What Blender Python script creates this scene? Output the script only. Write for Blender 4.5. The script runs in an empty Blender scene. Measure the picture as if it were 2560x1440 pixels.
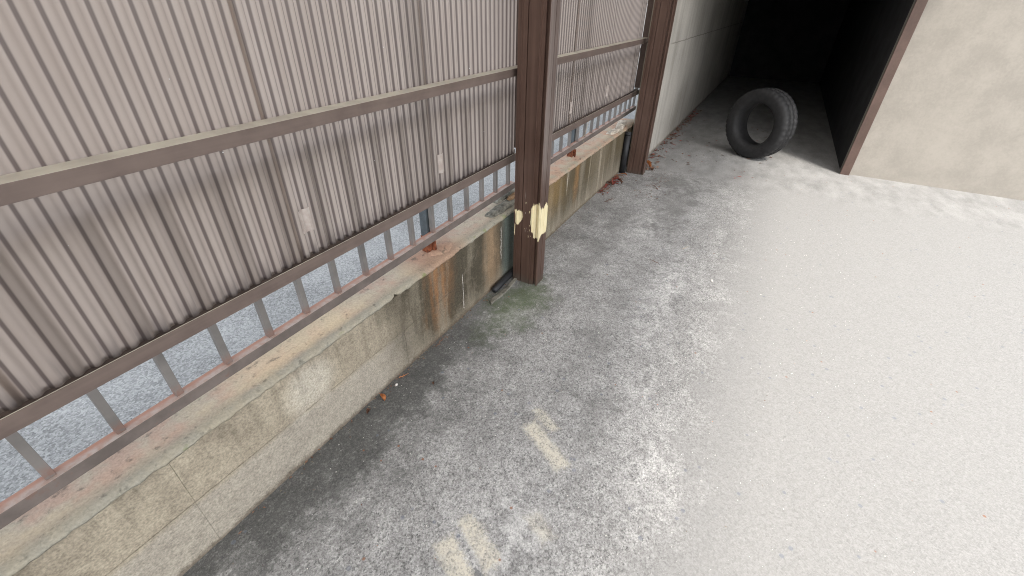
import bpy, bmesh, math, random
from mathutils import Vector, Matrix, noise

S = bpy.context.scene
COL = S.collection
RND = random.Random(7)

# ------------------------------------------------------------------ camera
H = 1.27
cd = bpy.data.cameras.new('camera'); cam = bpy.data.objects.new('camera', cd); COL.objects.link(cam)
cd.sensor_fit = 'HORIZONTAL'; cd.sensor_width = 36.0; cd.lens = 36.0 * 1091.05 / 2560.0
cd.clip_start = 0.02; cd.clip_end = 900.0
rx, up, fw = Vector((0.48472, -0.8745, 0.01711)), Vector((0.47642, 0.28038, 0.83331)), Vector((0.73353, 0.39577, -0.55254))
m = Matrix((rx, up, -fw)).transposed().to_4x4(); m.translation = Vector((0, 0, H)); cam.matrix_world = m
S.camera = cam

# ------------------------------------------------------------------ world, sun, exposure
SUN_EL, SUN_AZ = math.radians(50), math.radians(45)      # light travels towards +X, slightly +Y
w = bpy.data.worlds.new('World'); S.world = w; w.use_nodes = True
nt = w.node_tree; nt.nodes.clear()
sky = nt.nodes.new('ShaderNodeTexSky'); sky.sky_type = 'NISHITA'; sky.sun_disc = False
sky.sun_elevation = SUN_EL; sky.sun_rotation = math.radians(225)
sky.air_density = 1.0; sky.dust_density = 2.5; sky.ozone_density = 1.0
bg = nt.nodes.new('ShaderNodeBackground'); bg.inputs['Strength'].default_value = 0.15
wo = nt.nodes.new('ShaderNodeOutputWorld')
hs = nt.nodes.new('ShaderNodeHueSaturation'); hs.inputs['Saturation'].default_value = 0.30   # thin high cloud: a pale sky
nt.links.new(sky.outputs[0], hs.inputs['Color']); nt.links.new(hs.outputs[0], bg.inputs[0]); nt.links.new(bg.outputs[0], wo.inputs[0])
ld = bpy.data.lights.new('sun', 'SUN'); ld.energy = 1.5; ld.angle = math.radians(10); ld.color = (1.0, 0.93, 0.85)
lo = bpy.data.objects.new('sun', ld); COL.objects.link(lo)
dirv = Vector((math.cos(SUN_EL) * math.cos(SUN_AZ), math.cos(SUN_EL) * math.sin(SUN_AZ), -math.sin(SUN_EL)))
lo.rotation_euler = dirv.to_track_quat('-Z', 'Y').to_euler(); lo.location = (-6, -2, 8)
S.view_settings.view_transform = 'Standard'; S.view_settings.look = 'None'
S.view_settings.exposure = 1.7; S.view_settings.gamma = 1.0; S.view_settings.use_curve_mapping = False
S.render.engine = 'CYCLES'
S.cycles.use_denoising = True; S.cycles.denoising_prefilter = 'NONE'; S.cycles.filter_width = 1.05
S.cycles.max_bounces = 10; S.cycles.transparent_max_bounces = 16; S.cycles.diffuse_bounces = 6

# ------------------------------------------------------------------ node expression helper
class X:
    """A socket with arithmetic: builds math nodes in the tree of its material."""
    def __init__(s, t, k): s.t, s.k = t, k
    def _m(s, op, *a):
        n = s.t.nodes.new('ShaderNodeMath'); n.operation = op
        for i, v in enumerate((s,) + a):
            if isinstance(v, X): s.t.links.new(v.k, n.inputs[i])
            else: n.inputs[i].default_value = v
        return X(s.t, n.outputs[0])
    def __add__(s, o): return s._m('ADD', o)
    __radd__ = __add__
    def __sub__(s, o): return s._m('SUBTRACT', o)
    def __rsub__(s, o): return (s * -1.0) + o
    def __mul__(s, o): return s._m('MULTIPLY', o)
    __rmul__ = __mul__
    def __truediv__(s, o): return s._m('DIVIDE', o)
    def abs(s): return s._m('ABSOLUTE')
    def max(s, o): return s._m('MAXIMUM', o)
    def min(s, o): return s._m('MINIMUM', o)
    def pow(s, o): return s._m('POWER', o)
    def sqrt(s): return s._m('SQRT')
    def fract(s): return s._m('FRACT')
    def sin(s): return s._m('SINE')
    def ss(s, a, b):
        """smooth ramp: 0 at a, 1 at b (a may be the larger)"""
        n = s.t.nodes.new('ShaderNodeMapRange'); n.interpolation_type = 'SMOOTHSTEP'
        lo_, hi_, x, y = (a, b, 0.0, 1.0) if a < b else (b, a, 1.0, 0.0)
        s.t.links.new(s.k, n.inputs[0])
        for i, v in ((1, lo_), (2, hi_), (3, x), (4, y)): n.inputs[i].default_value = v
        return X(s.t, n.outputs[0])

class Mat:
    def __init__(s, name, obj_space=False):
        s.m = bpy.data.materials.new(name); s.m.use_nodes = True
        s.t = s.m.node_tree; s.t.nodes.clear()
        s.out = s.t.nodes.new('ShaderNodeOutputMaterial')
        if obj_space: p = s.t.nodes.new('ShaderNodeTexCoord').outputs['Object']
        else: p = s.t.nodes.new('ShaderNodeNewGeometry').outputs['Position']
        s.P = p
        sp = s.t.nodes.new('ShaderNodeSeparateXYZ'); s.t.links.new(p, sp.inputs[0])
        s.x, s.y, s.z = (X(s.t, sp.outputs[i]) for i in range(3))
    def scaled(s, sx, sy, sz, off=0.0):
        n = s.t.nodes.new('ShaderNodeMapping'); s.t.links.new(s.P, n.inputs[0])
        n.inputs[3].default_value = (sx, sy, sz); n.inputs[1].default_value = (off, off * 1.7, off * .6)
        return n.outputs[0]
    def noise(s, scale, detail=3.0, rough=0.55, vec=None, off=0.0, dist=0.0):
        n = s.t.nodes.new('ShaderNodeTexNoise')
        s.t.links.new(vec or (s.scaled(1, 1, 1, off) if off else s.P), n.inputs['Vector'])
        n.inputs['Scale'].default_value = scale; n.inputs['Detail'].default_value = detail
        n.inputs['Roughness'].default_value = rough; n.inputs['Distortion'].default_value = dist
        return X(s.t, n.outputs[0])
    def voro(s, scale, rnd=1.0, feature='F1', out='Distance'):
        n = s.t.nodes.new('ShaderNodeTexVoronoi'); s.t.links.new(s.P, n.inputs['Vector'])
        n.feature = feature; n.inputs['Scale'].default_value = scale; n.inputs['Randomness'].default_value = rnd
        return X(s.t, n.outputs[out])
    def voro_val(s, scale):
        n = s.t.nodes.new('ShaderNodeTexVoronoi'); s.t.links.new(s.P, n.inputs['Vector'])
        n.inputs['Scale'].default_value = scale
        g = s.t.nodes.new('ShaderNodeSeparateColor'); s.t.links.new(n.outputs['Color'], g.inputs[0])
        return X(s.t, g.outputs[0])
    def mix(s, f, a, b, mode='MIX'):
        n = s.t.nodes.new('ShaderNodeMix'); n.data_type = 'RGBA'; n.blend_type = mode
        if isinstance(f, X): s.t.links.new(f.k, n.inputs[0])
        else: n.inputs[0].default_value = f
        for v, i in ((a, 6), (b, 7)):
            if isinstance(v, tuple): n.inputs[i].default_value = (*v, 1.0)
            elif isinstance(v, X): s.t.links.new(v.k, n.inputs[i])
            else: s.t.links.new(v, n.inputs[i])
        return n.outputs[2]
    def grey(s, v):
        n = s.t.nodes.new('ShaderNodeCombineColor')
        for i in range(3): s.t.links.new(v.k, n.inputs[i])
        return n.outputs[0]
    def bump(s, h, strength=0.5, dist=0.002):
        n = s.t.nodes.new('ShaderNodeBump'); s.t.links.new(h.k, n.inputs['Height'])
        n.inputs['Strength'].default_value = strength; n.inputs['Distance'].default_value = dist
        return n.outputs[0]
    def pbr(s, col, rough=0.8, metal=0.0, normal=None, spec=0.5, coat=0.0):
        n = s.t.nodes.new('ShaderNodeBsdfPrincipled')
        if isinstance(col, tuple): n.inputs['Base Color'].default_value = (*col, 1.0)
        else: s.t.links.new(col, n.inputs['Base Color'])
        if isinstance(rough, X): s.t.links.new(rough.k, n.inputs['Roughness'])
        else: n.inputs['Roughness'].default_value = rough
        if isinstance(metal, X): s.t.links.new(metal.k, n.inputs['Metallic'])
        else: n.inputs['Metallic'].default_value = metal
        n.inputs['Specular IOR Level'].default_value = spec
        n.inputs['Coat Weight'].default_value = coat
        if normal: s.t.links.new(normal, n.inputs['Normal'])
        s.t.links.new(n.outputs[0], s.out.inputs[0]); return s.m
    def rect(s, ax, ay, bx, by, width, wob, soft=0.012):
        """1 inside a bar from a to b in the ground plane, with a wobbly worn edge"""
        L = math.hypot(bx - ax, by - ay); ux, uy = (bx - ax) / L, (by - ay) / L
        u = (s.x - ax) * ux + (s.y - ay) * uy
        v = (s.x - ax) * -uy + (s.y - ay) * ux
        du = (u - L / 2).abs() - L / 2; dv = v.abs() - width / 2
        return (du.max(dv) + wob).ss(soft, -soft)
    def blob(s, cx, cy, rx_, ry_, wob, lo_=1.0, hi_=0.4):
        d = (((s.x - cx) / rx_).pow(2.0) + ((s.y - cy) / ry_).pow(2.0)).sqrt()
        return (d + wob).ss(lo_ + .15, hi_ - .25)

# ------------------------------------------------------------------ materials
def mat_driveway():
    M = Mat('driveway concrete')
    big = M.noise(1.6, 4, .6); mid = M.noise(7, 4, .62, off=3.1); n25 = M.noise(26, 4, .65, off=9.0)
    fine = M.noise(150, 2, .6); grit = M.voro_val(210); grit2 = M.voro_val(95)
    v = big.ss(.3, .7) * .07 + mid.ss(.3, .7) * .07 + n25.ss(.32, .68) * .055 + .18
    g3 = M.voro_val(330); f60 = M.noise(75, 3, .7, off=2)
    sun_glare = (M.y + (mid - .5) * .35 + (n25 - .5) * .15).ss(.05, -.20)             # sun glare painted in: speckle evened out along the open side
    v = v * (1.0 - sun_glare) + sun_glare * .25
    v = v * ((grit - .5) * .62 + (g3 - .5) * .5 + (fine - .5) * .75 + (grit2 - .5) * .22 + (f60 - .5) * .8) * (1.0 - sun_glare * .72) + v
    v = v.max(.03)
    # worn, pale scoured areas along the wheel track
    wob = (mid - .5) * .9 + (n25 - .5) * .8
    pale = M.blob(2.05, .20, .75, .12, wob).max(M.blob(1.36, .13, .16, .09, wob)).max(M.blob(.55, .30, .28, .2, wob)).max(M.blob(.95, .02, .4, .12, wob) * .5)
    pale = pale.max(M.blob(2.85, .50, .42, .16, wob) * .7)
    v = v + pale * (n25.ss(.42, .62) * .11 + .015)
    # smoother paler slab before and inside the garage
    gar = (M.x + (mid - .5) * .3).ss(3.85, 4.25)
    smooth = M.noise(5, 5, .6, vec=M.scaled(.8, 1.6, 1, 2.0)).ss(.25, .75) * .10 + (fine - .5) * .10 + (grit - .5) * .05 + .20
    v = v * (1.0 - gar) + smooth * gar
    col = M.grey(v.max(.02))
    col = M.mix(.7, col, (1.0, 1.0, .965), 'MULTIPLY')
    # damp algae-black strip along the foot of the wall, fading outwards
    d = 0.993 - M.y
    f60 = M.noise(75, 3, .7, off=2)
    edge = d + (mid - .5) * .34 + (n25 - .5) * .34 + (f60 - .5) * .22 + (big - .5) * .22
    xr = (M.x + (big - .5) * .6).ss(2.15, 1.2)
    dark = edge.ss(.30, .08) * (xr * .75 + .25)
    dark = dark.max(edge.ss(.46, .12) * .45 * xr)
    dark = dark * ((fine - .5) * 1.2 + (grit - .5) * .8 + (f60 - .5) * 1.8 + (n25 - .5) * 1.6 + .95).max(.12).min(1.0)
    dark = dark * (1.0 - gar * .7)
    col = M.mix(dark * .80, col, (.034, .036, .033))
    # darker stained trail curving away from the far post
    wob2 = (mid - .5) * 1.5 + (n25 - .5) * 1.0 + (f60 - .5) * .6
    tr = M.blob(3.80, .52, .25, .36, wob2).max(M.blob(3.30, .40, .60, .20, wob2)).max(M.blob(2.75, .68, .30, .10, wob2) * .5).max(M.blob(2.2, .68, .6, .12, wob2) * .55)
    tr = tr.max(M.blob(1.05, .22, .30, .08, wob2) * .45).max(M.blob(1.75, .38, .8, .12, wob2) * .35)
    col = M.mix(tr * (grit * .45 + .12 + (f60 - .5) * .8).max(.0).min(.8), col, (.060, .058, .052))
    # green moss round the near post
    gm = M.blob(1.58, .82, .34, .16, wob2)
    col = M.mix(gm * ((fine - .5) * 1.0 + .55 + (f60 - .5)).max(.1).min(.9), col, (.070, .105, .030))
    # cream worn paint marks
    wm = (n25 - .5) * .055 + (fine - .5) * .03 + (mid - .5) * .03 + (f60 - .5) * .03
    cr = M.rect(.945, .430, .845, .250, .052, wm).max(M.rect(1.020, .438, .968, .340, .026, wm) * 1.0)
    cr = cr.max(M.rect(.548, .440, .478, .295, .050, wm)).max(M.rect(.470, .455, .400, .320, .062, wm)).max(M.rect(.655, .275, .612, .198, .045, wm) * .55)
    col = M.mix(cr * (.50 + (fine - .5) * .9 + (grit - .5) * .5 + (n25 - .5) * 1.4 + (mid - .5) * .8 + .15).max(.05).min(.9), col, (.58, .545, .45))
    gl = M.rect(.512, .440, .415, .280, .008, wm, .006)
    col = M.mix(gl * .7, col, (.10, .105, .115))
    # bluish aggregate and rust coloured specks
    sp = M.voro(28); spv = M.voro_val(28)
    col = M.mix(sp.ss(.22, .14) * spv.ss(.86, .88) * .5, col, (.13, .15, .19))
    col = M.mix(sp.ss(.16, .08) * spv.ss(.05, .03) * .8, col, (.23, .10, .05))
    nrm = M.bump(fine * .5 + grit * .6 + n25 * .8 + grit2 * .4, .55, .0035)
    return M.pbr(col, .92, 0, nrm, .25)

def mat_yard():
    M = Mat('yard gravelled asphalt')
    g = M.voro_val(150); f = M.noise(110, 3, .6); b = M.noise(3, 4, .6)
    v = (g - .5) * .20 + (f - .5) * .25 + b.ss(.3, .7) * .08 + .27
    col = M.mix(.8, M.grey(v), (.97, 1.0, .98), 'MULTIPLY')
    return M.pbr(col, .9, 0, M.bump(g + f, .7, .004), .3)

def mat_wall():
    M = Mat('stained block render')
    big = M.noise(2.2, 4, .6); mid = M.noise(9, 4, .6, off=2); fine = M.noise(190, 2, .6); n40 = M.noise(42, 4, .65, off=5)
    streak = M.noise(1, 4, .6, vec=M.scaled(26, 4, 1.6, 1.0)); streak2 = M.noise(1, 3, .6, vec=M.scaled(9, 2, 1.2, 4.0))
    base = M.mix(mid.ss(.3, .7), (.24, .208, .16), (.345, .305, .235))
    # cleaner grey lower course and a spot of sun painted as a pale patch
    low = (M.z + (mid - .5) * .05).ss(.195, .165)
    leftw = (M.x + (mid - .5) * .3).ss(1.15, .75)
    base = M.mix(low * leftw * .6, base, (.36, .335, .29))
    sun_dapple = (((M.x - .54) / .13).pow(2.0) + ((M.z - .26) / .11).pow(2.0)).sqrt()
    base = M.mix((sun_dapple + (mid - .5) * .6).ss(1.0, .3) * .6, base, (.52, .49, .42))
    # dark algae staining between x = 1.0 and the near post, in columns
    dx = (M.x + (big - .5) * .5 + (mid - .5) * .2).ss(.74, 1.02)
    dz = (M.z + (mid - .5) * .22).ss(-.12, .16)
    far = (M.x + (mid - .5) * .2).ss(2.6, 1.9)
    cols = streak2.ss(.34, .56) * .5 + .55
    base = M.mix((dx * dz * cols * (far * .35 + .65) * (n40.ss(.25, .65) * .4 + .75)).min(.93), base, (.050, .043, .030))
    base = M.mix((M.z + (streak - .5) * .3).ss(.20, .36) * streak.ss(.42, .66) * .35, base, (.085, .075, .055))
    olive = M.x.ss(1.95, 2.15) * (M.z + (streak - .5) * .35 + (mid - .5) * .1).ss(.06, .26)
    base = M.mix(olive * (streak2.ss(.34, .58) * .55 + .30) * (n40 * .6 + .7), base, (.085, .066, .036))
    pl = M.x.ss(1.95, 2.15) * M.noise(1, 4, .6, vec=M.scaled(14, 4, 1.1, 7.0)).ss(.56, .68)
    base = M.mix(pl * .55, base, (.40, .35, .27))
    # brown rusty washes
    def col_at(cx, wd, z0, z1):
        a = (M.x - cx + (streak - .5) * .12 + (mid - .5) * .10).abs().ss(wd * 1.35, 0.0)
        return a * (M.z + (mid - .5) * .12).ss(z0, z1)
    base = M.mix((col_at(1.205, .10, -.05, .28) * (streak.ss(.32, .58) * .55 + .12) * (n40 * .8 + .6)).min(.6), base, (.30, .135, .050))
    base = M.mix(col_at(1.62, .09, -.2, .2) * .62, base, (.34, .235, .145))
    base = M.mix(col_at(2.35, .20, .05, .30) * .5, base, (.26, .17, .07))
    base = M.mix(col_at(2.74, .05, .02, .30) * .55, base, (.33, .18, .08))
    base = M.mix(col_at(3.2, .25, -.3, .2) * .3, base, (.30, .26, .20))
    # teal-grey moss with shadow painted in, beside the near post
    tl = (M.x + (streak - .5) * .05).ss(1.70, 1.76) * M.x.ss(2.05, 1.95)
    base = M.mix(tl * .75, base, (.10, .125, .115))
    # dirt line at the ground, pale lime runs at the cracks
    base = M.mix((M.z + (n40 - .5) * .04).ss(.028, .004) * .65, base, (.09, .065, .045))
    ck = (M.x - .962 + (n40 - .5) * .02 + (mid - .5) * .02).abs().ss(.0035, .001) * M.z.ss(.36, .30)
    hk = (M.z - .1875 + (n40 - .5) * .006).abs().ss(.003, .001) * mid.ss(.40, .52)
    base = M.mix(ck.max(hk) * .45, base, (.10, .085, .065))
    for cx, z0, z1, wd in ((1.366, .02, .235, .0035), (1.715, .12, .33, .004), (2.566, .22, .35, .004)):
        c = (M.x - cx + (n40 - .5) * .022).abs().ss(wd, wd * .3) * (M.z + (n40 - .5) * .05).ss(z0, z0 + .03) * M.z.ss(z1, z1 - .03)
        base = M.mix(c * n40.ss(.3, .5), base, (.58, .54, .50))
    base = M.mix(.6, base, M.grey((fine - .5) * 1.1 + (n40 - .5) * .5 + .5), 'OVERLAY')
    return M.pbr(base, .93, 0, M.bump(fine * .6 + n40 * 1.2 + mid * .6, .55, .003), .2)

def mat_cap():
    M = Mat('weathered mortar capping')
    mid = M.noise(8, 4, .6); n40 = M.noise(38, 4, .65, off=5); fine = M.noise(170, 2, .6)
    col = M.mix(mid.ss(.3, .7), (.42, .355, .26), (.33, .31, .27))
    fr = (M.y + (n40 - .5) * .03).ss(1.035, 1.005)
    col = M.mix(fr * .5, col, (.22, .225, .185))
    rust = mid.ss(.42, .60) * M.y.ss(1.0, 1.05)
    col = M.mix(rust * .45, col, (.46, .255, .17))
    col = M.mix((M.x - 1.25).abs().ss(.22, .05) * .7, col, (.32, .19, .125))
    col = M.mix(M.x.ss(2.1, 2.3) * mid.ss(.35, .6) * .6, col, (.46, .285, .19))
    col = M.mix((((M.x - .60) / .3).pow(2.0)).ss(1.0, .1) * (1.0 - fr) * .6, col, (.56, .45, .30))  # warm spot of sun on the wall top, painted in
    col = M.mix((n40 + mid * .35).ss(.74, .90) * .6, col, (.06, .06, .05))
    gr = M.noise(14, 4, .65, off=8).ss(.58, .68) * M.y.ss(1.01, .988)
    col = M.mix(gr * .6, col, (.16, .20, .06))
    col = M.mix(.35, col, M.grey(fine), 'OVERLAY')
    return M.pbr(col, .93, 0, M.bump(fine * .5 + n40 * 1.4, .7, .004), .2)

def mat_simple(name, col, rough, metal=0.0, var=.15, scale=12, spec=.4, bump=.15):
    M = Mat(name)
    n = M.noise(scale, 4, .6); f = M.noise(scale * 14, 2, .6)
    dk = tuple(c * (1 - var * 1.6) for c in col); lt = tuple(min(1, c * (1 + var * 1.6)) for c in col)
    return M.pbr(M.mix((n * .7 + f * .3).ss(.3, .7), dk, lt), rough, metal, M.bump(f + n, bump, .001), spec)

def mat_post():
    M = Mat('brown anodised aluminium')
    st = M.noise(1, 4, .6, vec=M.scaled(60, 60, 1.2)); n = M.noise(5, 4, .6); f = M.noise(260, 2, .5)
    col = M.mix((st * .6 + n * .4).ss(.3, .7), (.080, .046, .035), (.130, .080, .062))
    # chalky weathering on the driveway face, dust and splash marks low down
    chalk = M.y.ss(.8125, .8105) * M.x.ss(2.5, 2.4) * (M.z + (n - .5) * .3).ss(.42, .75)
    col = M.mix(chalk * (st.ss(.3, .7) * .5 + .3), col, (.23, .20, .19))
    col = M.mix((M.z + (n - .5) * .1).ss(.05, .0) * .5, col, (.09, .085, .07))
    sc = M.voro(34, 1).ss(.06, .02) * M.voro_val(34).ss(.82, .84)
    col = M.mix(sc * .6, col, (.45, .40, .36))
    return M.pbr(col, (n * .25 + .28), .35, M.bump(st * .5 + f * .2, .08, .001), .5)

def mat_rail():
    M = Mat('weathered brown railing metal')
    n = M.noise(11, 4, .6); f = M.noise(160, 2, .6); st = M.noise(1, 3, .6, vec=M.scaled(3, 60, 60))
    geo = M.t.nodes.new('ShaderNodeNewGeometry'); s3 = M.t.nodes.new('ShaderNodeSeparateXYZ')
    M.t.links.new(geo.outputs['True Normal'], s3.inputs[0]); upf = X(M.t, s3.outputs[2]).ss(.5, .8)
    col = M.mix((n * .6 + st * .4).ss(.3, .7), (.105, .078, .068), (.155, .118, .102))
    col = M.mix(upf * .85, col, M.mix(n.ss(.3, .65), (.43, .40, .34), (.55, .53, .44)))  # upward faces painted paler, carrying the light on the rail tops
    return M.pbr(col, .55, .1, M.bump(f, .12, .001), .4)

def mat_rusty_rail():
    M = Mat('rusting painted steel')
    n = M.noise(14, 4, .62); n2 = M.noise(45, 4, .6, off=3); f = M.noise(200, 2, .6)
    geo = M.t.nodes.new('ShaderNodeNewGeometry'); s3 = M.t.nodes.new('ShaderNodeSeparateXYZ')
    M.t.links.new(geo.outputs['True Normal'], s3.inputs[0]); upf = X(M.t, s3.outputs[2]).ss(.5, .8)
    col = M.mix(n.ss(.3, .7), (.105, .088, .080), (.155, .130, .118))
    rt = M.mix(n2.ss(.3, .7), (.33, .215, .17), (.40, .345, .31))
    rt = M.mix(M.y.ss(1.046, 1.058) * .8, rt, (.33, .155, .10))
    col = M.mix(upf * .9, col, rt)  # upward faces: rust tones with the light on them painted in
    xr = M.x.ss(2.2, 2.4)
    col = M.mix((n2 * .6 + n * .4).ss(.56, .66) * (.35 + xr * .5), col, (.17, .065, .040))
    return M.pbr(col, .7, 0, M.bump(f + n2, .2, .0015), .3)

def mat_picket():
    M = Mat('grey painted pickets')
    n = M.noise(10, 4, .6); n2 = M.noise(60, 3, .6)
    col = M.mix(n.ss(.3, .7), (.125, .118, .112), (.185, .172, .162))
    xr = M.x.ss(2.2, 2.4)
    rt = (M.z + (n2 - .5) * .03).ss(.500, .470) * (.45 + xr * .4)
    col = M.mix(rt * n2.ss(.3, .55), col, (.22, .085, .05))
    return M.pbr(col, .55, 0, M.bump(n2, .1, .001), .4)

def mat_rust():
    M = Mat('flaking rust')
    n = M.noise(60, 4, .65); f = M.noise(240, 2, .6)
    return M.pbr(M.mix(n.ss(.3, .7), (.06, .022, .015), (.24, .080, .038)), .9, 0, M.bump(n + f * .5, .8, .003), .2)

PITCH = .032
def mat_sheet():
    M = Mat('smoked brown corrugated plastic')
    n = M.noise(4, 4, .6); st = M.noise(1, 4, .6, vec=M.scaled(32, 4, 1.3))
    ph = (M.x / PITCH + .55).fract()                              # one flank of every wave
    rib_shade = (ph - .5).abs().ss(.135, .045)                        # dark shading of the ribs painted along that flank
    speck = M.voro(22).ss(.035, .02) * M.voro_val(22).ss(.80, .82)
    tint = M.mix((n * .4 + st * .6).ss(.25, .75), (.375, .312, .272), (.455, .388, .345))
    oi = M.t.nodes.new('ShaderNodeObjectInfo'); tint = M.mix(X(M.t, oi.outputs['Random']) * .35, tint, (.34, .275, .23))
    tint = M.mix(rib_shade * .82, tint, (.105, .078, .072))
    picket_smear = (M.z + (st - .5) * .16).ss(.72, .655) * st.ss(.40, .62)  # shade of the pickets behind, painted as smears at the sheet foot
    tint = M.mix(picket_smear * .55, tint, (.09, .075, .075))
    tint = M.mix(speck, tint, (.85, .85, .83))
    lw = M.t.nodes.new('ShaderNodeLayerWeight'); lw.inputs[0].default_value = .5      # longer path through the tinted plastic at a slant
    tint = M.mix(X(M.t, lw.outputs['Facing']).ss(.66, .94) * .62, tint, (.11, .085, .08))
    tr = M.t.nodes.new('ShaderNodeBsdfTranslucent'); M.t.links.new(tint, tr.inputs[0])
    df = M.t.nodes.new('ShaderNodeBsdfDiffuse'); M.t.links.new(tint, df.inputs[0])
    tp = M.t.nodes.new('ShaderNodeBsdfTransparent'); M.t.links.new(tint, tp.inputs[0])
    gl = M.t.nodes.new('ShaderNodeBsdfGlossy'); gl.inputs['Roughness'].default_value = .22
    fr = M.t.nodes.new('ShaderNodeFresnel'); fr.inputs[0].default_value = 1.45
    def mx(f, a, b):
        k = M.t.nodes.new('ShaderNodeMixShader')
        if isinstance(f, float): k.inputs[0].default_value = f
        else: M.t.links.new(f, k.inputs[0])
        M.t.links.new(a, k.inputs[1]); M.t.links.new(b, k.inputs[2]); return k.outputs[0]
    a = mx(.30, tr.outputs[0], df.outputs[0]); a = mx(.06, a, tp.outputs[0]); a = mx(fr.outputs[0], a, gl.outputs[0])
    M.t.links.new(a, M.out.inputs[0]); return M.m

def mat_unseen_roof():
    M = Mat('translucent shade sheet of unseen roof')
    n = M.noise(3, 3, .6); c = M.mix(n.ss(.3, .7), (.50, .47, .44), (.58, .55, .52))
    tr = M.t.nodes.new('ShaderNodeBsdfTranslucent'); M.t.links.new(c, tr.inputs[0])
    df = M.t.nodes.new('ShaderNodeBsdfDiffuse'); M.t.links.new(c, df.inputs[0])
    k = M.t.nodes.new('ShaderNodeMixShader'); k.inputs[0].default_value = .3
    M.t.links.new(tr.outputs[0], k.inputs[1]); M.t.links.new(df.outputs[0], k.inputs[2])
    M.t.links.new(k.outputs[0], M.out.inputs[0]); return M.m

def mat_garage():
    M = Mat('old cast concrete')
    big = M.noise(1.4, 4, .6); mid = M.noise(7, 4, .6, off=2); fine = M.noise(120, 2, .6)
    st = M.noise(1, 4, .6, vec=M.scaled(9, 9, .7))
    col = M.mix((big * .5 + st * .5).ss(.3, .7), (.29, .275, .245), (.48, .455, .415))
    ed = (M.x + (mid - .5) * .16).ss(4.32, 4.27)
    col = M.mix(ed * .45, col, (.40, .37, .27))
    c1 = (M.x - 4.30 + (mid - .5) * .13).abs().ss(.012, .003)
    col = M.mix(c1 * mid.ss(.3, .5) * .75, col, (.09, .085, .07))
    c2 = (M.z - .965 + (mid - .5) * .03).abs().ss(.007, .002) * M.x.ss(4.4, 4.6)
    col = M.mix(c2 * .6, col, (.12, .11, .09))
    pit = M.noise(1, 3, .6, vec=M.scaled(30, 30, 7, 3)).ss(.66, .74)
    col = M.mix(pit * .5, col, (.12, .115, .10))
    col = M.mix((M.z + (mid - .5) * .08).ss(.05, .01) * .6, col, (.10, .075, .05))
    col = M.mix(.25, col, M.grey(fine), 'OVERLAY')
    return M.pbr(col, .92, 0, M.bump(fine * .4 + mid * 1.5 - pit * .8 - c1, .5, .004), .2)

def mat_leaf(name, a, b):
    M = Mat(name); n = M.noise(70, 3, .6)
    return M.pbr(M.mix(n.ss(.3, .7), a, b), .75, 0, M.bump(n, .4, .001), .3)

def mat_filler():
    M = Mat('cream filler showing through')
    n = M.noise(30, 3, .6); st = M.noise(1, 3, .6, vec=M.scaled(90, 90, 6))
    return M.pbr(M.mix((n * .5 + st * .5).ss(.3, .7), (.66, .57, .35), (.74, .66, .44)), .75, 0, M.bump(st, .2, .001), .3)

def mat_tape():
    M = Mat('yellowed repair tape'); n = M.noise(40, 3, .6)
    return M.pbr(M.mix(n.ss(.3, .7), (.31, .26, .235), (.40, .355, .325)), .4, 0, None, .5)

MT = dict(drive=mat_driveway(), yard=mat_yard(), wall=mat_wall(), cap=mat_cap(), post=mat_post(), rail=mat_rail(),
          rrail=mat_rusty_rail(), picket=mat_picket(), rust=mat_rust(), sheet=mat_sheet(), garage=mat_garage(),
          filler=mat_filler(), tape=mat_tape(),
          mortar=mat_simple('joint mortar', (.20, .175, .135), .95, 0, .3, 30, .2, .5),
          rubble=mat_simple('broken mortar', (.17, .165, .14), .95, 0, .45, 24, .2, .9),
          rubble2=mat_simple('pale broken mortar', (.40, .36, .30), .95, 0, .3, 24, .2, .9),
          wood=mat_simple('rotten brown chip', (.26, .17, .10), .95, 0, .4, 40, .2, .9),
          black=mat_simple('black plastic', (.011, .012, .014), .6, 0, .3, 20, .5, .1),
          rubber=mat_simple('tyre rubber', (.014, .014, .015), .7, 0, .3, 30, .4, .3),
          rim=mat_simple('grey wheel steel', (.25, .25, .26), .4, .7, .1, 10, .5, .1),
          bluepost=mat_simple('slate painted steel', (.070, .085, .095), .5, 0, .2, 20, .4, .1),
          roof=mat_unseen_roof(), beam=mat_simple('brown roof beam', (.09, .06, .05), .4, .3, .1, 6, .4, .05),
          inner=mat_simple('dim concrete', (.03, .03, .032), .9, 0, .2, 5, .2, .3),  # near-black: the darkness of the interior is put into the colour
          front=mat_simple('weathered grey render', (.24, .225, .20), .9, 0, .07, 5, .2, .4),
          orange=mat_leaf('orange dry leaf', (.42, .15, .05), (.58, .26, .11)),
          brown=mat_leaf('brown dry leaf', (.085, .045, .03), (.17, .085, .055)),
          red=mat_leaf('red dry leaf', (.20, .045, .035), (.34, .09, .07)),
          twig=mat_leaf('dry twig', (.17, .09, .055), (.26, .15, .10)),
          straw=mat_leaf('pale straw', (.36, .28, .18), (.46, .38, .26)),
          stone=mat_simple('white grit', (.62, .60, .57), .8, 0, .2, 60, .3, .2))

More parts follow.
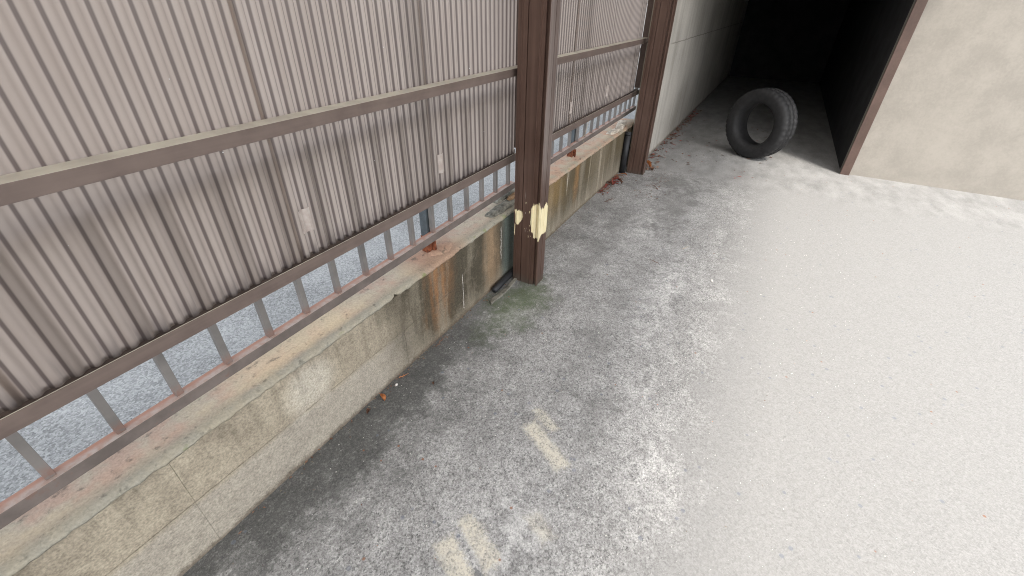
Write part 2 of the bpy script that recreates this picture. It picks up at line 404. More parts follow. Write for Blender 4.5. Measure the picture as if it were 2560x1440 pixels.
# ------------------------------------------------------------------ geometry helpers
def obj(name, bm, mat, parent=None, smooth=False):
    me = bpy.data.meshes.new(name); bm.normal_update(); bm.to_mesh(me); bm.free()
    if mat: me.materials.append(mat)
    if smooth: me.polygons.foreach_set('use_smooth', [True] * len(me.polygons))
    o = bpy.data.objects.new(name, me); COL.objects.link(o)
    if parent: o.parent = parent; o.matrix_parent_inverse = Matrix.Translation(-Vector(parent.location))
    return o
def tag(o, label, cat, group=None):
    o['label'] = label; o['category'] = cat
    if group: o['group'] = group
    return o
def thing(name, label, cat, loc, group=None):
    o = bpy.data.objects.new(name, None); COL.objects.link(o); o.location = loc; o.empty_display_size = .1
    return tag(o, label, cat, group)
def box(bm, x0, x1, y0, y1, z0, z1, bev=0.0, z0b=None, z1b=None):
    """box; z0b / z1b are the heights at the x1 end when it slopes"""
    z0b = z0 if z0b is None else z0b; z1b = z1 if z1b is None else z1b
    c = [(x0, y0, z0), (x1, y0, z0b), (x1, y1, z0b), (x0, y1, z0), (x0, y0, z1), (x1, y0, z1b), (x1, y1, z1b), (x0, y1, z1)]
    v = [bm.verts.new(p) for p in c]
    fs = [bm.faces.new([v[i] for i in f]) for f in ((0, 3, 2, 1), (4, 5, 6, 7), (0, 1, 5, 4), (1, 2, 6, 5), (2, 3, 7, 6), (3, 0, 4, 7))]
    if bev: bmesh.ops.bevel(bm, geom=list({e for f in fs for e in f.edges}), offset=bev, segments=2, profile=.6, affect='EDGES')
def prism(bm, outline, z0, z1):
    a = [bm.verts.new((x, y, z0)) for x, y in outline]; b = [bm.verts.new((x, y, z1)) for x, y in outline]
    n = len(a)
    for i in range(n): bm.faces.new((a[i], a[(i + 1) % n], b[(i + 1) % n], b[i]))
    bm.faces.new(b); bm.faces.new(a[::-1])
    bmesh.ops.recalc_face_normals(bm, faces=bm.faces[:])
def tube(bm, pts, rad, seg=8):
    pts = [Vector(p) for p in pts]; rings = []
    for i, p in enumerate(pts):
        t = (pts[min(i + 1, len(pts) - 1)] - pts[max(i - 1, 0)]).normalized()
        a = t.cross(Vector((0, 0, 1)) if abs(t.z) < .9 else Vector((1, 0, 0))).normalized(); b = t.cross(a)
        r = rad[i] if isinstance(rad, (list, tuple)) else rad
        rings.append([bm.verts.new(p + (a * math.cos(k * 2 * math.pi / seg) + b * math.sin(k * 2 * math.pi / seg)) * r) for k in range(seg)])
    for A, B in zip(rings, rings[1:]):
        for k in range(seg): bm.faces.new((A[k], A[(k + 1) % seg], B[(k + 1) % seg], B[k]))
    bm.faces.new(rings[0][::-1]); bm.faces.new(rings[-1])

# ------------------------------------------------------------------ ground
def sheet_plane(name, x0, x1, y0, y1, z, mat):
    bm = bmesh.new(); bm.faces.new([bm.verts.new(p) for p in ((x0, y0, z), (x1, y0, z), (x1, y1, z), (x0, y1, z))])
    o = obj(name, bm, mat); o['kind'] = 'structure'; return o
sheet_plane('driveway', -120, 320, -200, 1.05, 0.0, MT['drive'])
sheet_plane('yard', -120, 320, 1.05, 200, 0.0, MT['yard'])

# ------------------------------------------------------------------ garage
g = thing('garage', 'weathered grey concrete garage wall running back into deep shade behind the far post', 'garage', (4.0, .9, 0))
bm = bmesh.new(); box(bm, 3.985, 11.0, .89, .982, -.05, 2.7, .012); obj('side_wall', bm, MT['garage'], g)
bm = bmesh.new(); box(bm, 4.85, 11.0, -.75, .889, 1.75, 2.7); obj('shade_ceiling', bm, MT['inner'], g)  # unseen ceiling, set low to darken the garage inside
bm = bmesh.new(); box(bm, 4.97, 11.0, -.87, -.75, -.05, 2.7); obj('added_shade_wall', bm, MT['inner'], g)  # added wall, set close in so the interior darkens sooner
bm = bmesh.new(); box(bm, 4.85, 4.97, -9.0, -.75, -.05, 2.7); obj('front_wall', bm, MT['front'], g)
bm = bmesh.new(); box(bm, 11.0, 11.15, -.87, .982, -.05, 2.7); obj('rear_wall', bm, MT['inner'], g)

for y0_ in (-.81,):
    bm = bmesh.new(); box(bm, 4.815, 4.845, y0_, y0_ + .07, -.01, 1.75, .003); obj('shutter_guide', bm, MT['beam'], g)
# ------------------------------------------------------------------ block wall
bw = thing('block_wall', 'low stained concrete block wall with mortar capping below the railing fence', 'wall', (1.3, 1.05, 0))
bm = bmesh.new(); box(bm, -1.835, 4.165, .997, 1.147, -.04, .352); obj('mortar_core', bm, MT['mortar'], bw)
def block_mesh(x0, x1, z0, z1):
    b = bmesh.new(); box(b, x0, x1, 0, .012, z0, z1, .0006); return b
first = {}
for course, (z0, z1) in enumerate(((-.03, .1872), (.1877, .354))):
    for k in range(-7, 8):
        xa = .965 + .4 * k
        if course not in first:
            o = obj('concrete_block', block_mesh(.0002, .3998, z0, z1), MT['wall'], bw); first[course] = o
        else:
            o = first[course].copy(); COL.objects.link(o)
        o.location = Vector((xa + RND.uniform(-.0006, .0006), .993 + RND.uniform(-.0008, .0008), 0))
def cap_strip(x0, x1):
    bm = bmesh.new(); n = int((x1 - x0) / .011); rows = []
    for i in range(n + 1):
        x = x0 + (x1 - x0) * i / n
        q = noise.noise((x * 9, 3.1, 0)); q2 = noise.noise((x * 34, 8.1, 0)); q3 = noise.noise((x * 4, 1, 5))
        lip = .9885 + q * .0025 + q2 * .003
        zb = .352 + q * .004 + q2 * .0025
        q5 = noise.noise((x * 75, 2.2, 0)); lip += q5 * .0022; zb += noise.noise((x * 60, 9, 0)) * .0018
        bite = math.exp(-((x - .951) / .010) ** 2) * .009
        lip += .0015 * min(1, max(0, (x - .75) / .6)) * (1 if x < 2.0 else 0)
        if x > 2.0: lip = lip + .002
        lip += bite; zb += bite * .9
        zt = .371 + .0055 * min(1, max(0, (x - .4) / 1.5)) + q3 * .002
        ys = (lip + .004, lip, lip + .005, lip + .016, 1.02, 1.045, 1.07, 1.10, 1.145, 1.150)
        zs = (zb, zb + .008, zt - .006, zt - .0015 + q2 * .001, zt, zt + .001, zt, zt, zt - .004, zb)
        rows.append([bm.verts.new((x, y, z + (noise.noise((x * 22, y * 22, j)) * .0028 if 2 <= j <= 8 else 0))) for j, (y, z) in enumerate(zip(ys, zs))])
    for A, B in zip(rows, rows[1:]):
        for j in range(len(A) - 1): bm.faces.new((A[j], A[j + 1], B[j + 1], B[j]))
        bm.faces.new((A[-1], A[0], B[0], B[-1]))
    bm.faces.new(rows[0]); bm.faces.new(rows[-1][::-1])
    bmesh.ops.recalc_face_normals(bm, faces=bm.faces[:])
    return obj('mortar_cap', bm, MT['cap'], bw, True)
cap_strip(-1.835, 4.165)
# the pushed-up mortar blister round the rusty foot
def lump(name, c, r, mat, parent=None, seed=1, amp=.35, sub=2):
    bm = bmesh.new(); bmesh.ops.create_icosphere(bm, subdivisions=sub, radius=1.0)
    for v in bm.verts:
        k = 1 + amp * noise.noise(v.co * 1.3 + Vector((seed * 3.7, seed, 0))) + amp * .4 * noise.noise(v.co * 4 + Vector((seed, 0, 9)))
        v.co = Vector((v.co.x * r[0] * k, v.co.y * r[1] * k, v.co.z * r[2] * k)) + Vector(c)
    return obj(name, bm, mat, parent, True)
lump('mortar_collar', (1.30, 1.055, .372), (.075, .045, .014), MT['cap'], bw, 2, .2)
lump('mortar_collar', (2.84, 1.085, .374), (.06, .03, .010), MT['cap'], bw, 5, .2)

# ------------------------------------------------------------------ fences
def corrugated(x0, x1, yo, z0=.640, z1=1.80):
    bm = bmesh.new(); per = 12; n = int(round((x1 - x0) / PITCH * per)); cols = []
    for i in range(n + 1):
        x = x0 + (x1 - x0) * i / n; ph = x / PITCH * 2 * math.pi
        # trapezoid-like wave: broad crest, narrow groove
        s = math.sin(ph); y = -.0046 * math.copysign(abs(s) ** .85, s)
        cols.append([bm.verts.new((x, 1.033 + yo + y, z0)), bm.verts.new((x, 1.033 + yo + y, z1))])
    for A, B in zip(cols, cols[1:]): bm.faces.new((A[0], B[0], B[1], A[1]))
    return bm
def fence(label, x0, x1, mid, low, bot, pickets, sheets, posts, tapes, group):
    f = thing('railing_fence', label, 'fence', ((x0 + x1) / 2, 1.04, .38), group)
    bm = bmesh.new(); box(bm, x0, x1, .975, 1.0245, mid[0], mid[2], .0015, mid[1], mid[3]); obj('middle_rail', bm, MT['rail'], f)
    bm = bmesh.new()                                            # channel that holds the foot of the sheets
    (a, b, c, d) = low
    box(bm, x0, x1, .998, 1.001, a, c, 0, b, d); box(bm, x0, x1, 1.0012, 1.0405, a, a + .003, 0, b, b + .003); box(bm, x0, x1, 1.0408, 1.043, a, c - .004, 0, b, d - .004)
    obj('bottom_channel', bm, MT['rail'], f)
    bm = bmesh.new(); box(bm, x0, x1, 1.035, 1.065, bot[0], bot[2], .0012, bot[1], bot[3]); obj('foot_rail', bm, MT['rrail'], f)
    bm = bmesh.new(); box(bm, x0, x1, 1.076, 1.092, .914, .943, .001); obj('back_rail', bm, MT['rail'], f)
    bm = bmesh.new(); box(bm, x0, x1, .990, 1.043, 1.80, 1.835, .0015); obj('top_rail', bm, MT['rail'], f)
    proto = None
    for px in pickets:
        zt = bot[2] + (bot[3] - bot[2]) * (px - x0) / (x1 - x0)
        if proto is None:
            bm = bmesh.new(); box(bm, -.0085, .0085, 1.0445, 1.0615, -.004, .478, .0012); proto = obj('picket', bm, MT['picket'], f); o = proto
        else: o = proto.copy(); COL.objects.link(o)
        o.location = (px, 0, zt)
    for i, (a, b) in enumerate(sheets):
        obj('corrugated_sheet', corrugated(a, b, .0026 * (i % 2)), MT['sheet'], f, True)
    for px, base in posts:
        bm = bmesh.new(); box(bm, px - .0175, px + .0175, 1.068, 1.103, base + .05, 1.80, .002); p = obj('fence_post', bm, MT['bluepost'], f)
        bm = bmesh.new(); box(bm, px - .019, px + .019, 1.0665, 1.1045, base - .01, base + .075, .001)
        box(bm, px + .002, px + .014, 1.052, 1.066, base - .004, base + .050, .001)
        for v in bm.verts: v.co += Vector((noise.noise(v.co * 60), noise.noise(v.co * 60 + Vector((5, 0, 0))), 0)) * .003
        obj('rusted_foot', bm, MT['rust'], p)
    for (xa, xb, z0, z1) in tapes:
        bm = bmesh.new(); n = 12; cols = []
        for i in range(n + 1):
            x = xa + (xb - xa) * i / n; s = math.sin(x / PITCH * 2 * math.pi); y = 1.033 - .0028 * s - .0042 - (.0012 if .2 < i / n < .8 else 0)
            j0, j1 = noise.noise((x * 90, 1, 0)) * .004, noise.noise((x * 90, 7, 0)) * .004
            cols.append([bm.verts.new((x, y, z0 + j0)), bm.verts.new((x, y, z1 + j1)), bm.verts.new((x, y + .0008, z0 + j0)), bm.verts.new((x, y + .0008, z1 + j1))])
        for A, B in zip(cols, cols[1:]):
            bm.faces.new((A[0], B[0], B[1], A[1])); bm.faces.new((A[3], B[3], B[2], A[2])); bm.faces.new((A[1], B[1], B[3], A[3])); bm.faces.new((A[0], A[2], B[2], B[0]))
        bm.faces.new((cols[0][0], cols[0][1], cols[0][3], cols[0][2])); bm.faces.new((cols[-1][2], cols[-1][3], cols[-1][1], cols[-1][0]))
        obj('repair_tape', bm, MT['tape'], f)
    return f
FG = 'fence bays on the block wall'
lp = [.637 + .1247 * k for k in range(-17, 11)]
fl = fence('nearer brown railing fence bay with smoked corrugated sheets, left of the chipped post', -1.5, 1.93,
      (.993, .994, 1.024, 1.025), (.622, .614, .657, .650), (.408, .447, .439, .478), lp,
      [(.655 + .6095 * k, .655 + .6095 * k + .623) for k in range(-3, 1)] + [(1.2645, 1.906)],
      [(1.262, .374), (-.72, .374)], [(.680, .716, .715, .782), (1.300, 1.336, .705, .777)], FG)
bm = bmesh.new(); box(bm, 1.905, 1.930, .985, 1.035, .66, 1.80, .0015); obj('end_stile', bm, MT['rail'], fl)
rp = [2.55 + .1345 * k for k in range(-3, 13)]
fr_ = fence('farther brown railing fence bay with corrugated sheets, between the two posts', 2.02, 4.20,
      (.998, .998, 1.031, 1.031), (.610, .606, .648, .645), (.447, .455, .479, .487), rp,
      [(2.05, 2.602), (2.588, 3.258), (3.245, 3.902), (3.889, 4.031)],
      [(2.815, .376)], [(2.59, 2.625, .70, .765), (3.25, 3.285, .70, .77), (3.89, 3.92, .755, .83)], FG)
bm = bmesh.new(); box(bm, 4.03, 4.055, .985, 1.035, .66, 1.80, .0015); obj('end_stile', bm, MT['rail'], fr_)

# ------------------------------------------------------------------ carport posts
def post_profile(x0, x1, y0, y1):
    """closed outline; the face towards the street (x0) and the driveway face (y0) carry grooves and ridges"""
    L = y1 - y0; W = x1 - x0; p = []
    def f(t, dx): p.append((x0 + dx, y1 - L * t))              # t runs from the fence edge to the driveway corner
    for t, dx in ((0.0, .003), (.012, 0), (.125, 0), (.132, -.004), (.152, -.004), (.158, 0), (.310, 0), (.312, .007), (.338, .007), (.340, 0),
                  (.700, 0), (.708, -.0045), (.728, -.0045), (.735, .003), (.845, .003), (.850, .016), (.955, .016), (.960, -.001), (.99, -.001)): f(t, dx)
    for t, dy in ((.03, 0), (.12, -.0012), (.16, -.0012), (.18, 0), (.50, 0), (.51, .005), (.545, .005), (.555, 0), (.96, 0), (1.0, .003)):
        p.append((x0 + W * t, y0 + dy))
    p.append((x1, y1)); return p
def decal(pts, fixed, axis, out):
    """thin flake: outline on the street face (axis x) or the driveway face (axis y), with thickness"""
    bm = bmesh.new()
    def mk(d): return [bm.verts.new((fixed + d, a, z) if axis == 'x' else (a, fixed + d, z)) for a, z in pts]
    A, B = mk(-out), mk(.0004); n = len(A)
    for i in range(n): bm.faces.new((A[i], A[(i + 1) % n], B[(i + 1) % n], B[i]))
    bm.faces.new(A); bm.faces.new(B[::-1]); bmesh.ops.recalc_face_normals(bm, faces=bm.faces[:])
    bmesh.ops.triangulate(bm, faces=[f for f in bm.faces if len(f.verts) > 4])
    return bm
def flake(pts, prof, a_is_y, fixed, out):
    """thin ragged film that follows the grooves of the post face under it"""
    lo_, hi_ = min(p[0] for p in pts), max(p[0] for p in pts); n = 70; bm = bmesh.new(); cols = []
    def off(a):
        for (a0, d0), (a1, d1) in zip(prof, prof[1:]):
            if min(a0, a1) <= a <= max(a0, a1) and a0 != a1: return d0 + (d1 - d0) * (a - a0) / (a1 - a0)
        return 0.0
    for i in range(n + 1):
        a = lo_ + (hi_ - lo_) * (.003 + .994 * i / n); zs = []
        for (p, z), (q, w_) in zip(pts, pts[1:] + pts[:1]):
            if (p - a) * (q - a) < 0: zs.append(z + (w_ - z) * (a - p) / (q - p))
        if len(zs) < 2: continue
        jag = noise.noise((a * 800, 1, 0)) * .013
        d = fixed + off(a) - out; col = []
        z0, z1 = min(zs) - jag * .7, max(zs) + jag
        for k in range(2):
            dd = d + (out * 1.6 if k else 0)
            col += [bm.verts.new((dd, a, z) if a_is_y else (a, dd, z)) for z in (z0, z1)]
        cols.append(col)
    for A, B in zip(cols, cols[1:]):
        for p, q in ((0, 1), (1, 3), (3, 2), (2, 0)): bm.faces.new((A[p], A[q], B[q], B[p]))
    bm.faces.new((cols[0][0], cols[0][1], cols[0][3], cols[0][2])); bm.faces.new((cols[-1][2], cols[-1][3], cols[-1][1], cols[-1][0]))
    bmesh.ops.recalc_face_normals(bm, faces=bm.faces[:]); return bm
PG = 'brown posts of the carport'
p1 = thing('carport_post', 'brown aluminium post in the foreground with cream chips near its foot', 'post', (1.81, .88, 0), PG)
bm = bmesh.new(); prism(bm, post_profile(1.767, 1.855, .809, .951), -.02, 2.30); obj('shaft', bm, MT['post'], p1)
L1 = [(.947, .404), (.936, .408), (.93, .404), (.92, .407), (.908, .401), (.901, .39), (.9, .376), (.907, .359), (.918, .343), (.926, .329), (.933, .331), (.941, .337), (.935, .353), (.934, .368), (.942, .384)]
L2 = [(.857, .435), (.854, .427), (.849, .435), (.847, .452), (.845, .456), (.841, .446), (.836, .453), (.832, .457), (.828, .453), (.824, .444), (.819, .451), (.818, .468), (.816, .472), (.812, .462), (.8085, .446), (.8085, .397), (.8085, .347), (.8085, .285), (.8085, .265), (.812, .265), (.818, .269), (.829, .274), (.84, .275), (.843, .299), (.849, .309), (.852, .328), (.855, .339), (.859, .361), (.854, .385), (.856, .396), (.851, .405)]
T1 = [(.9455, .329), (.942, .329), (.943, .305), (.944, .281), (.946, .267), (.948, .28), (.946, .304)]
R1 = [(1.7665, .444), (1.782, .428), (1.787, .439), (1.795, .427), (1.806, .428), (1.82, .44), (1.836, .445), (1.844, .433), (1.849, .425), (1.852, .417), (1.853, .38), (1.853, .34), (1.851, .308), (1.846, .288), (1.828, .289), (1.816, .288), (1.799, .292), (1.789, .29), (1.781, .285), (1.7665, .27)]
P1 = post_profile(1.767, 1.855, .809, .951)
street = [(y, x - 1.767) for x, y in P1[:20]]; drive = [(x, y - .809) for x, y in P1[20:30]]
for pts in (L1, L2, T1): obj('filler_patch', flake(pts, street, True, 1.767, .0009), MT['filler'], p1)
obj('filler_patch', flake(R1, drive, False, .809, .0009), MT['filler'], p1)
for (y, z, hgt, wd) in ((.885, .298, .016, .0014), (.880, .315, .010, .001), (.889, .47, .05, .0007), (.887, .395, .012, .002), (.870, .30, .007, .001)):
    obj('paint_scratch', decal([(y, z), (y + wd, z + hgt * .3), (y + wd * .6, z + hgt), (y - wd * .4, z + hgt * .5)], 1.767, 'x', .0006), MT['tape'], p1)
fr2 = random.Random(4)
for k in range(9):
    y, z = (fr2.uniform(.83, .90), fr2.choice((fr2.uniform(.26, .33), fr2.uniform(.43, .48)))) if k % 2 else (fr2.gauss(.862, .006), fr2.uniform(.27, .44))
    q = fr2.uniform(.0010, .0022); pg = [(y + q * math.cos(a) * fr2.uniform(.5, 1.2), z + q * 1.8 * math.sin(a) * fr2.uniform(.5, 1.2)) for a in (0, 1.1, 2.2, 3.2, 4.2, 5.3)]
    obj('paint_chip', flake(pg, street, True, 1.767, .0006), MT['filler'], p1)
p2 = thing('carport_post', 'plain brown aluminium post farther back beside the concrete garage wall', 'post', (3.87, .86, 0), PG)
bm = bmesh.new(); prism(bm, post_profile(3.83, 3.915, .79, .935), -.02, 2.30); obj('shaft', bm, MT['post'], p2)
rf = thing('unseen_carport_roof', 'unseen flat brown carport roof above the posts, shaped for the shade below', 'roof', (0, .3, 2.3))
bm = bmesh.new(); bm.faces.new([bm.verts.new(p) for p in ((-5, -1.44, 2.335), (4.84, -1.44, 2.335), (4.84, 1.0, 2.335), (-5, 1.0, 2.335))]); obj('unseen_shade_panel', bm, MT['roof'], rf)  # unseen panel, extent and translucency chosen for the shade below
for bx in (1.77, 3.833):
    bm = bmesh.new(); box(bm, bx, bx + .08, -1.42, .95, 2.28, 2.328); obj('roof_beam', bm, MT['beam'], rf)

# ------------------------------------------------------------------ pipes
bm = bmesh.new(); tube(bm, [(1.595, .966, .015), (1.60, .966, .017), (1.70, .970, .019), (1.80, .971, .020), (1.98, .971, .020)], [.010, .017, .017, .017, .017], 14)
tag(obj('drain_pipe', bm, MT['black'], None, True), 'short black plastic pipe lying along the wall foot behind the chipped post', 'pipe')
bm = bmesh.new(); tube(bm, [(3.80, .966, -.01), (3.80, .966, .345)], .026, 16); tube(bm, [(3.80, .966, .325), (3.80, .966, .346)], .0275, 16)
tag(obj('drain_pipe', bm, MT['black'], None, True), 'upright black pipe in the gap between block wall and far post', 'pipe')
# mortar kerb beside the lying pipe
bm = bmesh.new(); pts = [(1.50, .925), (1.60, .915), (1.70, .917), (1.775, .925), (1.775, .940), (1.70, .936), (1.60, .936), (1.52, .945)]
prism(bm, pts, -.01, .012)
for v in bm.verts:
    if v.co.z > 0: v.co.z += noise.noise(v.co * 40) * .005; v.co.y += noise.noise(v.co * 30) * .004
tag(obj('mortar_kerb', bm, MT['rubble']), 'thin ragged mortar strip on the ground beside the lying black pipe', 'kerb')

# ------------------------------------------------------------------ loose mortar on the wall
def slab(name, c, size, rot, tilt, mat, seed):
    bm = bmesh.new(); nx, ny = 14, 6; top = []; bot = []
    for i in range(nx + 1):
        for j in range(ny + 1):
            u, v = i / nx * 2 - 1, j / ny * 2 - 1
            e = 1 - .22 * abs(u) ** 3 - .1 * noise.noise((u * 2, seed, 0))
            x, y = u * size[0] / 2 * (1 + .12 * noise.noise((v * 3, seed, 4))), v * size[1] / 2 * e * (1 + .3 * noise.noise((u * 3, seed * 2, 1)))
            rim = max(abs(u), abs(v)) > .99
            h = size[2] * (.55 if rim else 1) + noise.noise((u * 4, v * 3, seed)) * size[2] * .45
            top.append(bm.verts.new((x, y, h))); bot.append(bm.verts.new((x, y, 0)))
    k = lambda i, j: i * (ny + 1) + j
    for i in range(nx):
        for j in range(ny):
            bm.faces.new((top[k(i, j)], top[k(i + 1, j)], top[k(i + 1, j + 1)], top[k(i, j + 1)]))
            bm.faces.new((bot[k(i, j)], bot[k(i, j + 1)], bot[k(i + 1, j + 1)], bot[k(i + 1, j)]))
    for i in range(nx):
        for j in (0, ny): bm.faces.new((top[k(i, j)], bot[k(i, j)], bot[k(i + 1, j)], top[k(i + 1, j)]))
    for j in range(ny):
        for i in (0, nx): bm.faces.new((top[k(i, j)], bot[k(i, j)], bot[k(i, j + 1)], top[k(i, j + 1)]))
    bmesh.ops.recalc_face_normals(bm, faces=bm.faces[:])
    o = obj(name, bm, mat); o.location = c; o.rotation_euler = (tilt[0], tilt[1], rot); return o
tag(slab('mortar_slab', (1.845, 1.035, .3795), (.34, .055, .020), math.radians(-3), (0, math.radians(-3)), MT['rubble'], 1),
    'longest dark broken mortar slab on the wall top, lowest of the pile by the chipped post', 'rubble')
tag(slab('mortar_slab', (1.92, 1.070, .404), (.24, .042, .018), math.radians(-6), (0, math.radians(-4)), MT['rubble'], 2),
    'grey broken mortar slab lying topmost of the pile beside the chipped post', 'rubble')
tag(slab('mortar_chip', (1.925, 1.030, .404), (.12, .030, .016), math.radians(-8), (0, math.radians(-5)), MT['wood'], 3),
    'small rusty brown chip lying on the dark mortar slab by the chipped post', 'rubble')
tag(slab('mortar_slab', (3.62, 1.035, .379), (.20, .06, .018), math.radians(-10), (0, math.radians(-4)), MT['rubble2'], 4),
    'pale loose mortar slab on the wall top near the far post, lower one', 'rubble')
tag(slab('mortar_slab', (3.82, 1.045, .384), (.26, .07, .020), math.radians(8), (0, math.radians(-5)), MT['rubble2'], 6),
    'pale broken mortar piece wedged under the foot rail right beside the far post', 'rubble')

# ------------------------------------------------------------------ tyre
t = thing('car_tyre', 'black rubber tyre standing at the edge of the dark garage', 'tyre', (4.95, .02, 0))
bm = bmesh.new(); prof = [(.19, -.085), (.200, -.094), (.206, -.090), (.22, -.098), (.245, -.101), (.248, -.0985), (.27, -.100), (.298, -.092), (.310, -.074), (.314, -.034), (.304, -.032), (.304, -.022), (.314, -.020), (.314, .020), (.304, .022), (.304, .032), (.314, .034), (.310, .074), (.298, .092), (.27, .100), (.22, .098), (.19, .085)]
seg = 160; rings = []
for k in range(seg):
    a = 2 * math.pi * k / seg; gv = .006 if k % 4 == 0 else 0.0
    rings.append([bm.verts.new(((r - (gv if r > .295 else 0)) * math.cos(a), y, .314 + (r - (gv if r > .295 else 0)) * math.sin(a))) for r, y in prof])
for k in range(seg):
    A, B = rings[k], rings[(k + 1) % seg]
    for j in range(len(prof)): bm.faces.new((A[j], A[(j + 1) % len(prof)], B[(j + 1) % len(prof)], B[j]))
bmesh.ops.recalc_face_normals(bm, faces=bm.faces[:]); obj('tread', bm, MT['rubber'], None, True).parent = t
t.rotation_euler = (0, 0, math.radians(58))

# ------------------------------------------------------------------ leaves, twigs, grit
def leaf_bm(L, W, curl, seed):
    bm = bmesh.new(); rows = []; n = 6
    for i in range(n + 1):
        u = i / n; hw = W / 2 * math.sin(math.pi * min(.98, u * .92 + .06)) ** .8 * (1 + .18 * noise.noise((u * 6, seed, 0)))
        z = curl * math.sin(u * math.pi) + .15 * curl * noise.noise((u * 4, seed, 2))
        rows.append([bm.verts.new(((u - .5) * L, s * hw, z + (abs(s) * curl * .7) + .001)) for s in (-1, 0, 1)])
    for A, B in zip(rows, rows[1:]):
        for j in range(2): bm.faces.new((A[j], B[j], B[j + 1], A[j + 1]))
    bmesh.ops.solidify(bm, geom=bm.faces[:], thickness=.0005)
    tube(bm, [(L * .48, 0, .002), (L * .75, L * .06, .002)], .0006, 4)
    return bm
def leaf(c, L, W, rot, mat, label, curl=.006, tilt=0.0, group=None):
    o = obj('leaf', leaf_bm(L, W, curl, rot * 3 + c[0]), MT[mat]); o.location = c; o.rotation_euler = (tilt, -tilt * .6, rot)
    tag(o, label, 'leaf', group)
def twig(name, c, L, rot, mat, label, side=4, droop=.004):
    bm = bmesh.new(); r = random.Random(int(c[0] * 1000))
    pts = [((i / 6 - .5) * L, r.uniform(-.03, .03) * L, .003 + r.uniform(0, droop)) for i in range(7)]
    tube(bm, pts, [.0015 - .00015 * i for i in range(7)], 5)
    for k in range(side):
        p = pts[1 + k % 5]; a = (.6 + r.random() * .5) * (1 if k % 2 else -1); l = L * r.uniform(.15, .35)
        tube(bm, [p, (p[0] + l * math.cos(a), p[1] + l * math.sin(a), p[2] + r.uniform(-.001, .004))], [.0011, .0004], 4)
    o = obj(name, bm, MT[mat]); o.location = c; o.rotation_euler = (0, 0, rot); tag(o, label, 'twig')
leaf((.775, .965, .004), .034, .020, 1.2, 'orange', 'orange curled leaf lying at the foot of the pale wall', .007, .3)
leaf((.700, .962, .002), .022, .013, .3, 'brown', 'small brown leaf at the wall foot left of the orange curled leaf')
leaf((.93, .845, .001), .014, .010, .9, 'brown', 'tiny rust brown leaf scrap on the dark damp concrete')
leaf((4.075, .815, .030), .085, .045, 1.5, 'orange', 'upright bright orange leaf leaning at the foot of the far post', .012, 1.1)
leaf((4.02, .76, .004), .06, .035, .4, 'brown', 'brown leaf flat on the ground in front of the far post', .008)
leaf((3.74, .930, .006), .05, .03, 2.2, 'orange', 'orange leaf beneath the upright black pipe', .008, .4)
for k, (dx, dy, ro, mt, lb) in enumerate(((0, 0, .3, 'red', 'deep red leaf in the middle of the leaf clump by the far wall foot'),
        (-.05, .02, 1.4, 'brown', 'brown leaf nearest the camera in the leaf clump by the far wall foot'),
        (.06, -.015, 2.3, 'red', 'red leaf at the garage end of the leaf clump by the far wall foot'),
        (.02, -.045, .9, 'brown', 'brown leaf lying farthest from the wall in the red leaf clump'))):
    leaf((3.48 + dx, .945 + dy, .006 + .004 * k), .065, .036, ro, mt, lb, .012, .25)
twig('twig', (1.15, .972, 0), .085, .05, 'twig', 'reddish dry twig along the wall foot below the rust streak', 5)
twig('twig', (.905, .972, 0), .040, -.5, 'orange', 'short forked orange twig at the wall foot near the block joint', 3)
twig('twig', (3.115, .86, 0), .11, -.25, 'brown', 'brown needle sprig lying on pale concrete before the far post', 9)
twig('twig', (3.60, .62, 0), .16, .4, 'brown', 'rust brown sprig on the stained concrete in front of the far post', 8)
twig('twig', (2.35, .33, 0), .07, 1.2, 'brown', 'thin dark twig alone on the driveway beyond the chipped post', 3)
twig('twig', (2.62, .20, 0), .06, -.4, 'straw', 'thin straw coloured stalk on the open driveway', 1)
bm = bmesh.new(); tube(bm, [(2.86, 1.02, .470), (2.845, 1.022, .50), (2.875, 1.015, .55), (2.90, 1.012, .60)], .0012, 5); tube(bm, [(2.853, 1.02, .51), (2.93, 1.0, .535)], .0009, 4)
tag(obj('dry_stem', bm, MT['straw']), 'thin pale dead stem caught on the pickets of the farther fence', 'stem')
tag(lump('pebble', (.853, .965, .004), (.007, .005, .005), MT['stone'], None, 3), 'single white pebble at the wall foot near the forked twig', 'pebble')
tag(lump('pebble', (2.30, .0, .004), (.009, .007, .005), MT['stone'], None, 8), 'white pebble on the sunlit side of the driveway', 'pebble')

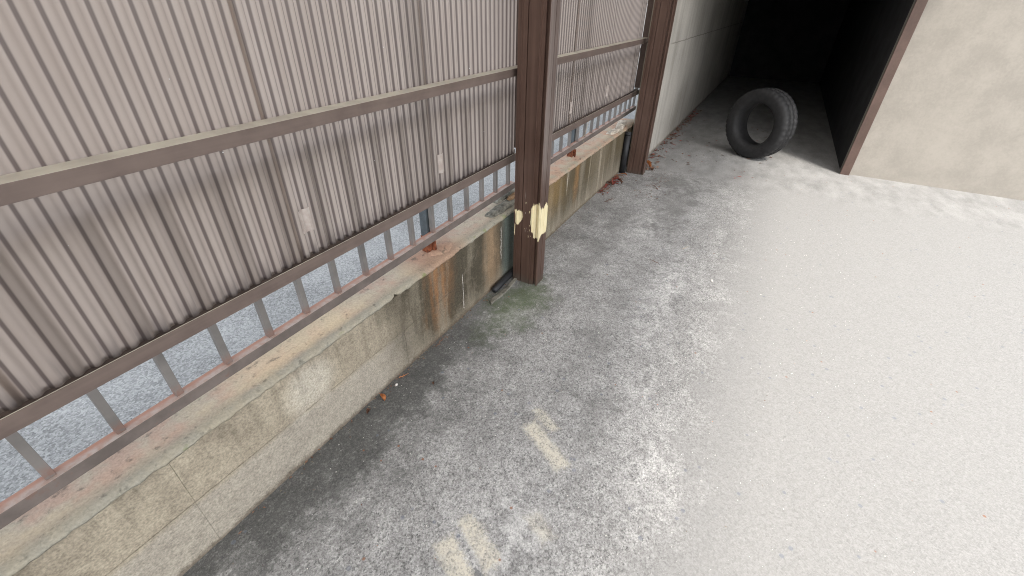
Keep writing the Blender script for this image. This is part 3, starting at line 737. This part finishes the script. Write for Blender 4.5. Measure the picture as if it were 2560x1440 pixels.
def litter(name, n, xr, yfun, mats, smin, smax, seed):
    r = random.Random(seed); bm = bmesh.new()
    for k in range(n):
        x = r.uniform(*xr); y = yfun(x, r); a = r.uniform(0, math.pi); L = r.uniform(smin, smax); W = L * r.uniform(.12, .55); z = r.uniform(.0008, .006)
        ca, sa = math.cos(a), math.sin(a); P = []
        for u, v, h in ((-.5, 0, 0), (0, -.5, r.uniform(0, .3)), (.5, 0, 0), (0, .5, r.uniform(0, .3))):
            P.append(bm.verts.new((x + (u * L) * ca - (v * W) * sa, y + (u * L) * sa + (v * W) * ca, z + h * L * .5)))
        f1 = bm.faces.new((P[0], P[1], P[2])); f2 = bm.faces.new((P[0], P[2], P[3])); i = r.randrange(len(mats)); f1.material_index = f2.material_index = i
    o = obj(name, bm, None)
    for q in mats: o.data.materials.append(MT[q])
    o['kind'] = 'stuff'; return o
litter('leaf_litter', 300, (.2, 3.75), lambda x, r: .990 - abs(r.gauss(0, .016)) - (.02 if x > 1.55 and x < 1.8 else 0), ['brown', 'twig', 'mortar', 'mortar'], .004, .016, 11)
litter('leaf_litter', 150, (3.2, 3.72), lambda x, r: .988 - abs(r.gauss(0, .035)), ['brown', 'red', 'twig'], .012, .045, 12)
litter('leaf_litter', 300, (4.0, 7.0), lambda x, r: .885 - abs(r.gauss(0, .05)), ['brown', 'brown', 'twig', 'red'], .015, .06, 13)
litter('leaf_litter', 90, (4.1, 6.5), lambda x, r: r.uniform(-.2, .8), ['brown', 'brown', 'red'], .015, .045, 14)
litter('leaf_litter', 60, (3.3, 4.1), lambda x, r: r.gauss(.62, .08), ['brown', 'twig'], .01, .03, 15)
litter('leaf_litter', 90, (.3, 3.0), lambda x, r: r.uniform(-.5, .95), ['brown', 'orange', 'mortar'], .003, .008, 16)
litter('leaf_litter', 60, (3.98, 4.15), lambda x, r: r.gauss(.80, .03), ['orange', 'brown', 'twig'], .01, .035, 17)
bm = bmesh.new(); r = random.Random(21)
for k in range(900):
    x = r.uniform(.2, 3.4); y = r.uniform(-.7, .95); s = r.uniform(.0008, .0024)
    mm = bmesh.ops.create_icosphere(bm, subdivisions=1, radius=s, matrix=Matrix.Translation((x, y, s * .3)) @ Matrix.Diagonal((1, r.uniform(.6, 1), r.uniform(.4, .8), 1)))
o = obj('grit', bm, MT['stone']); o['kind'] = 'stuff'
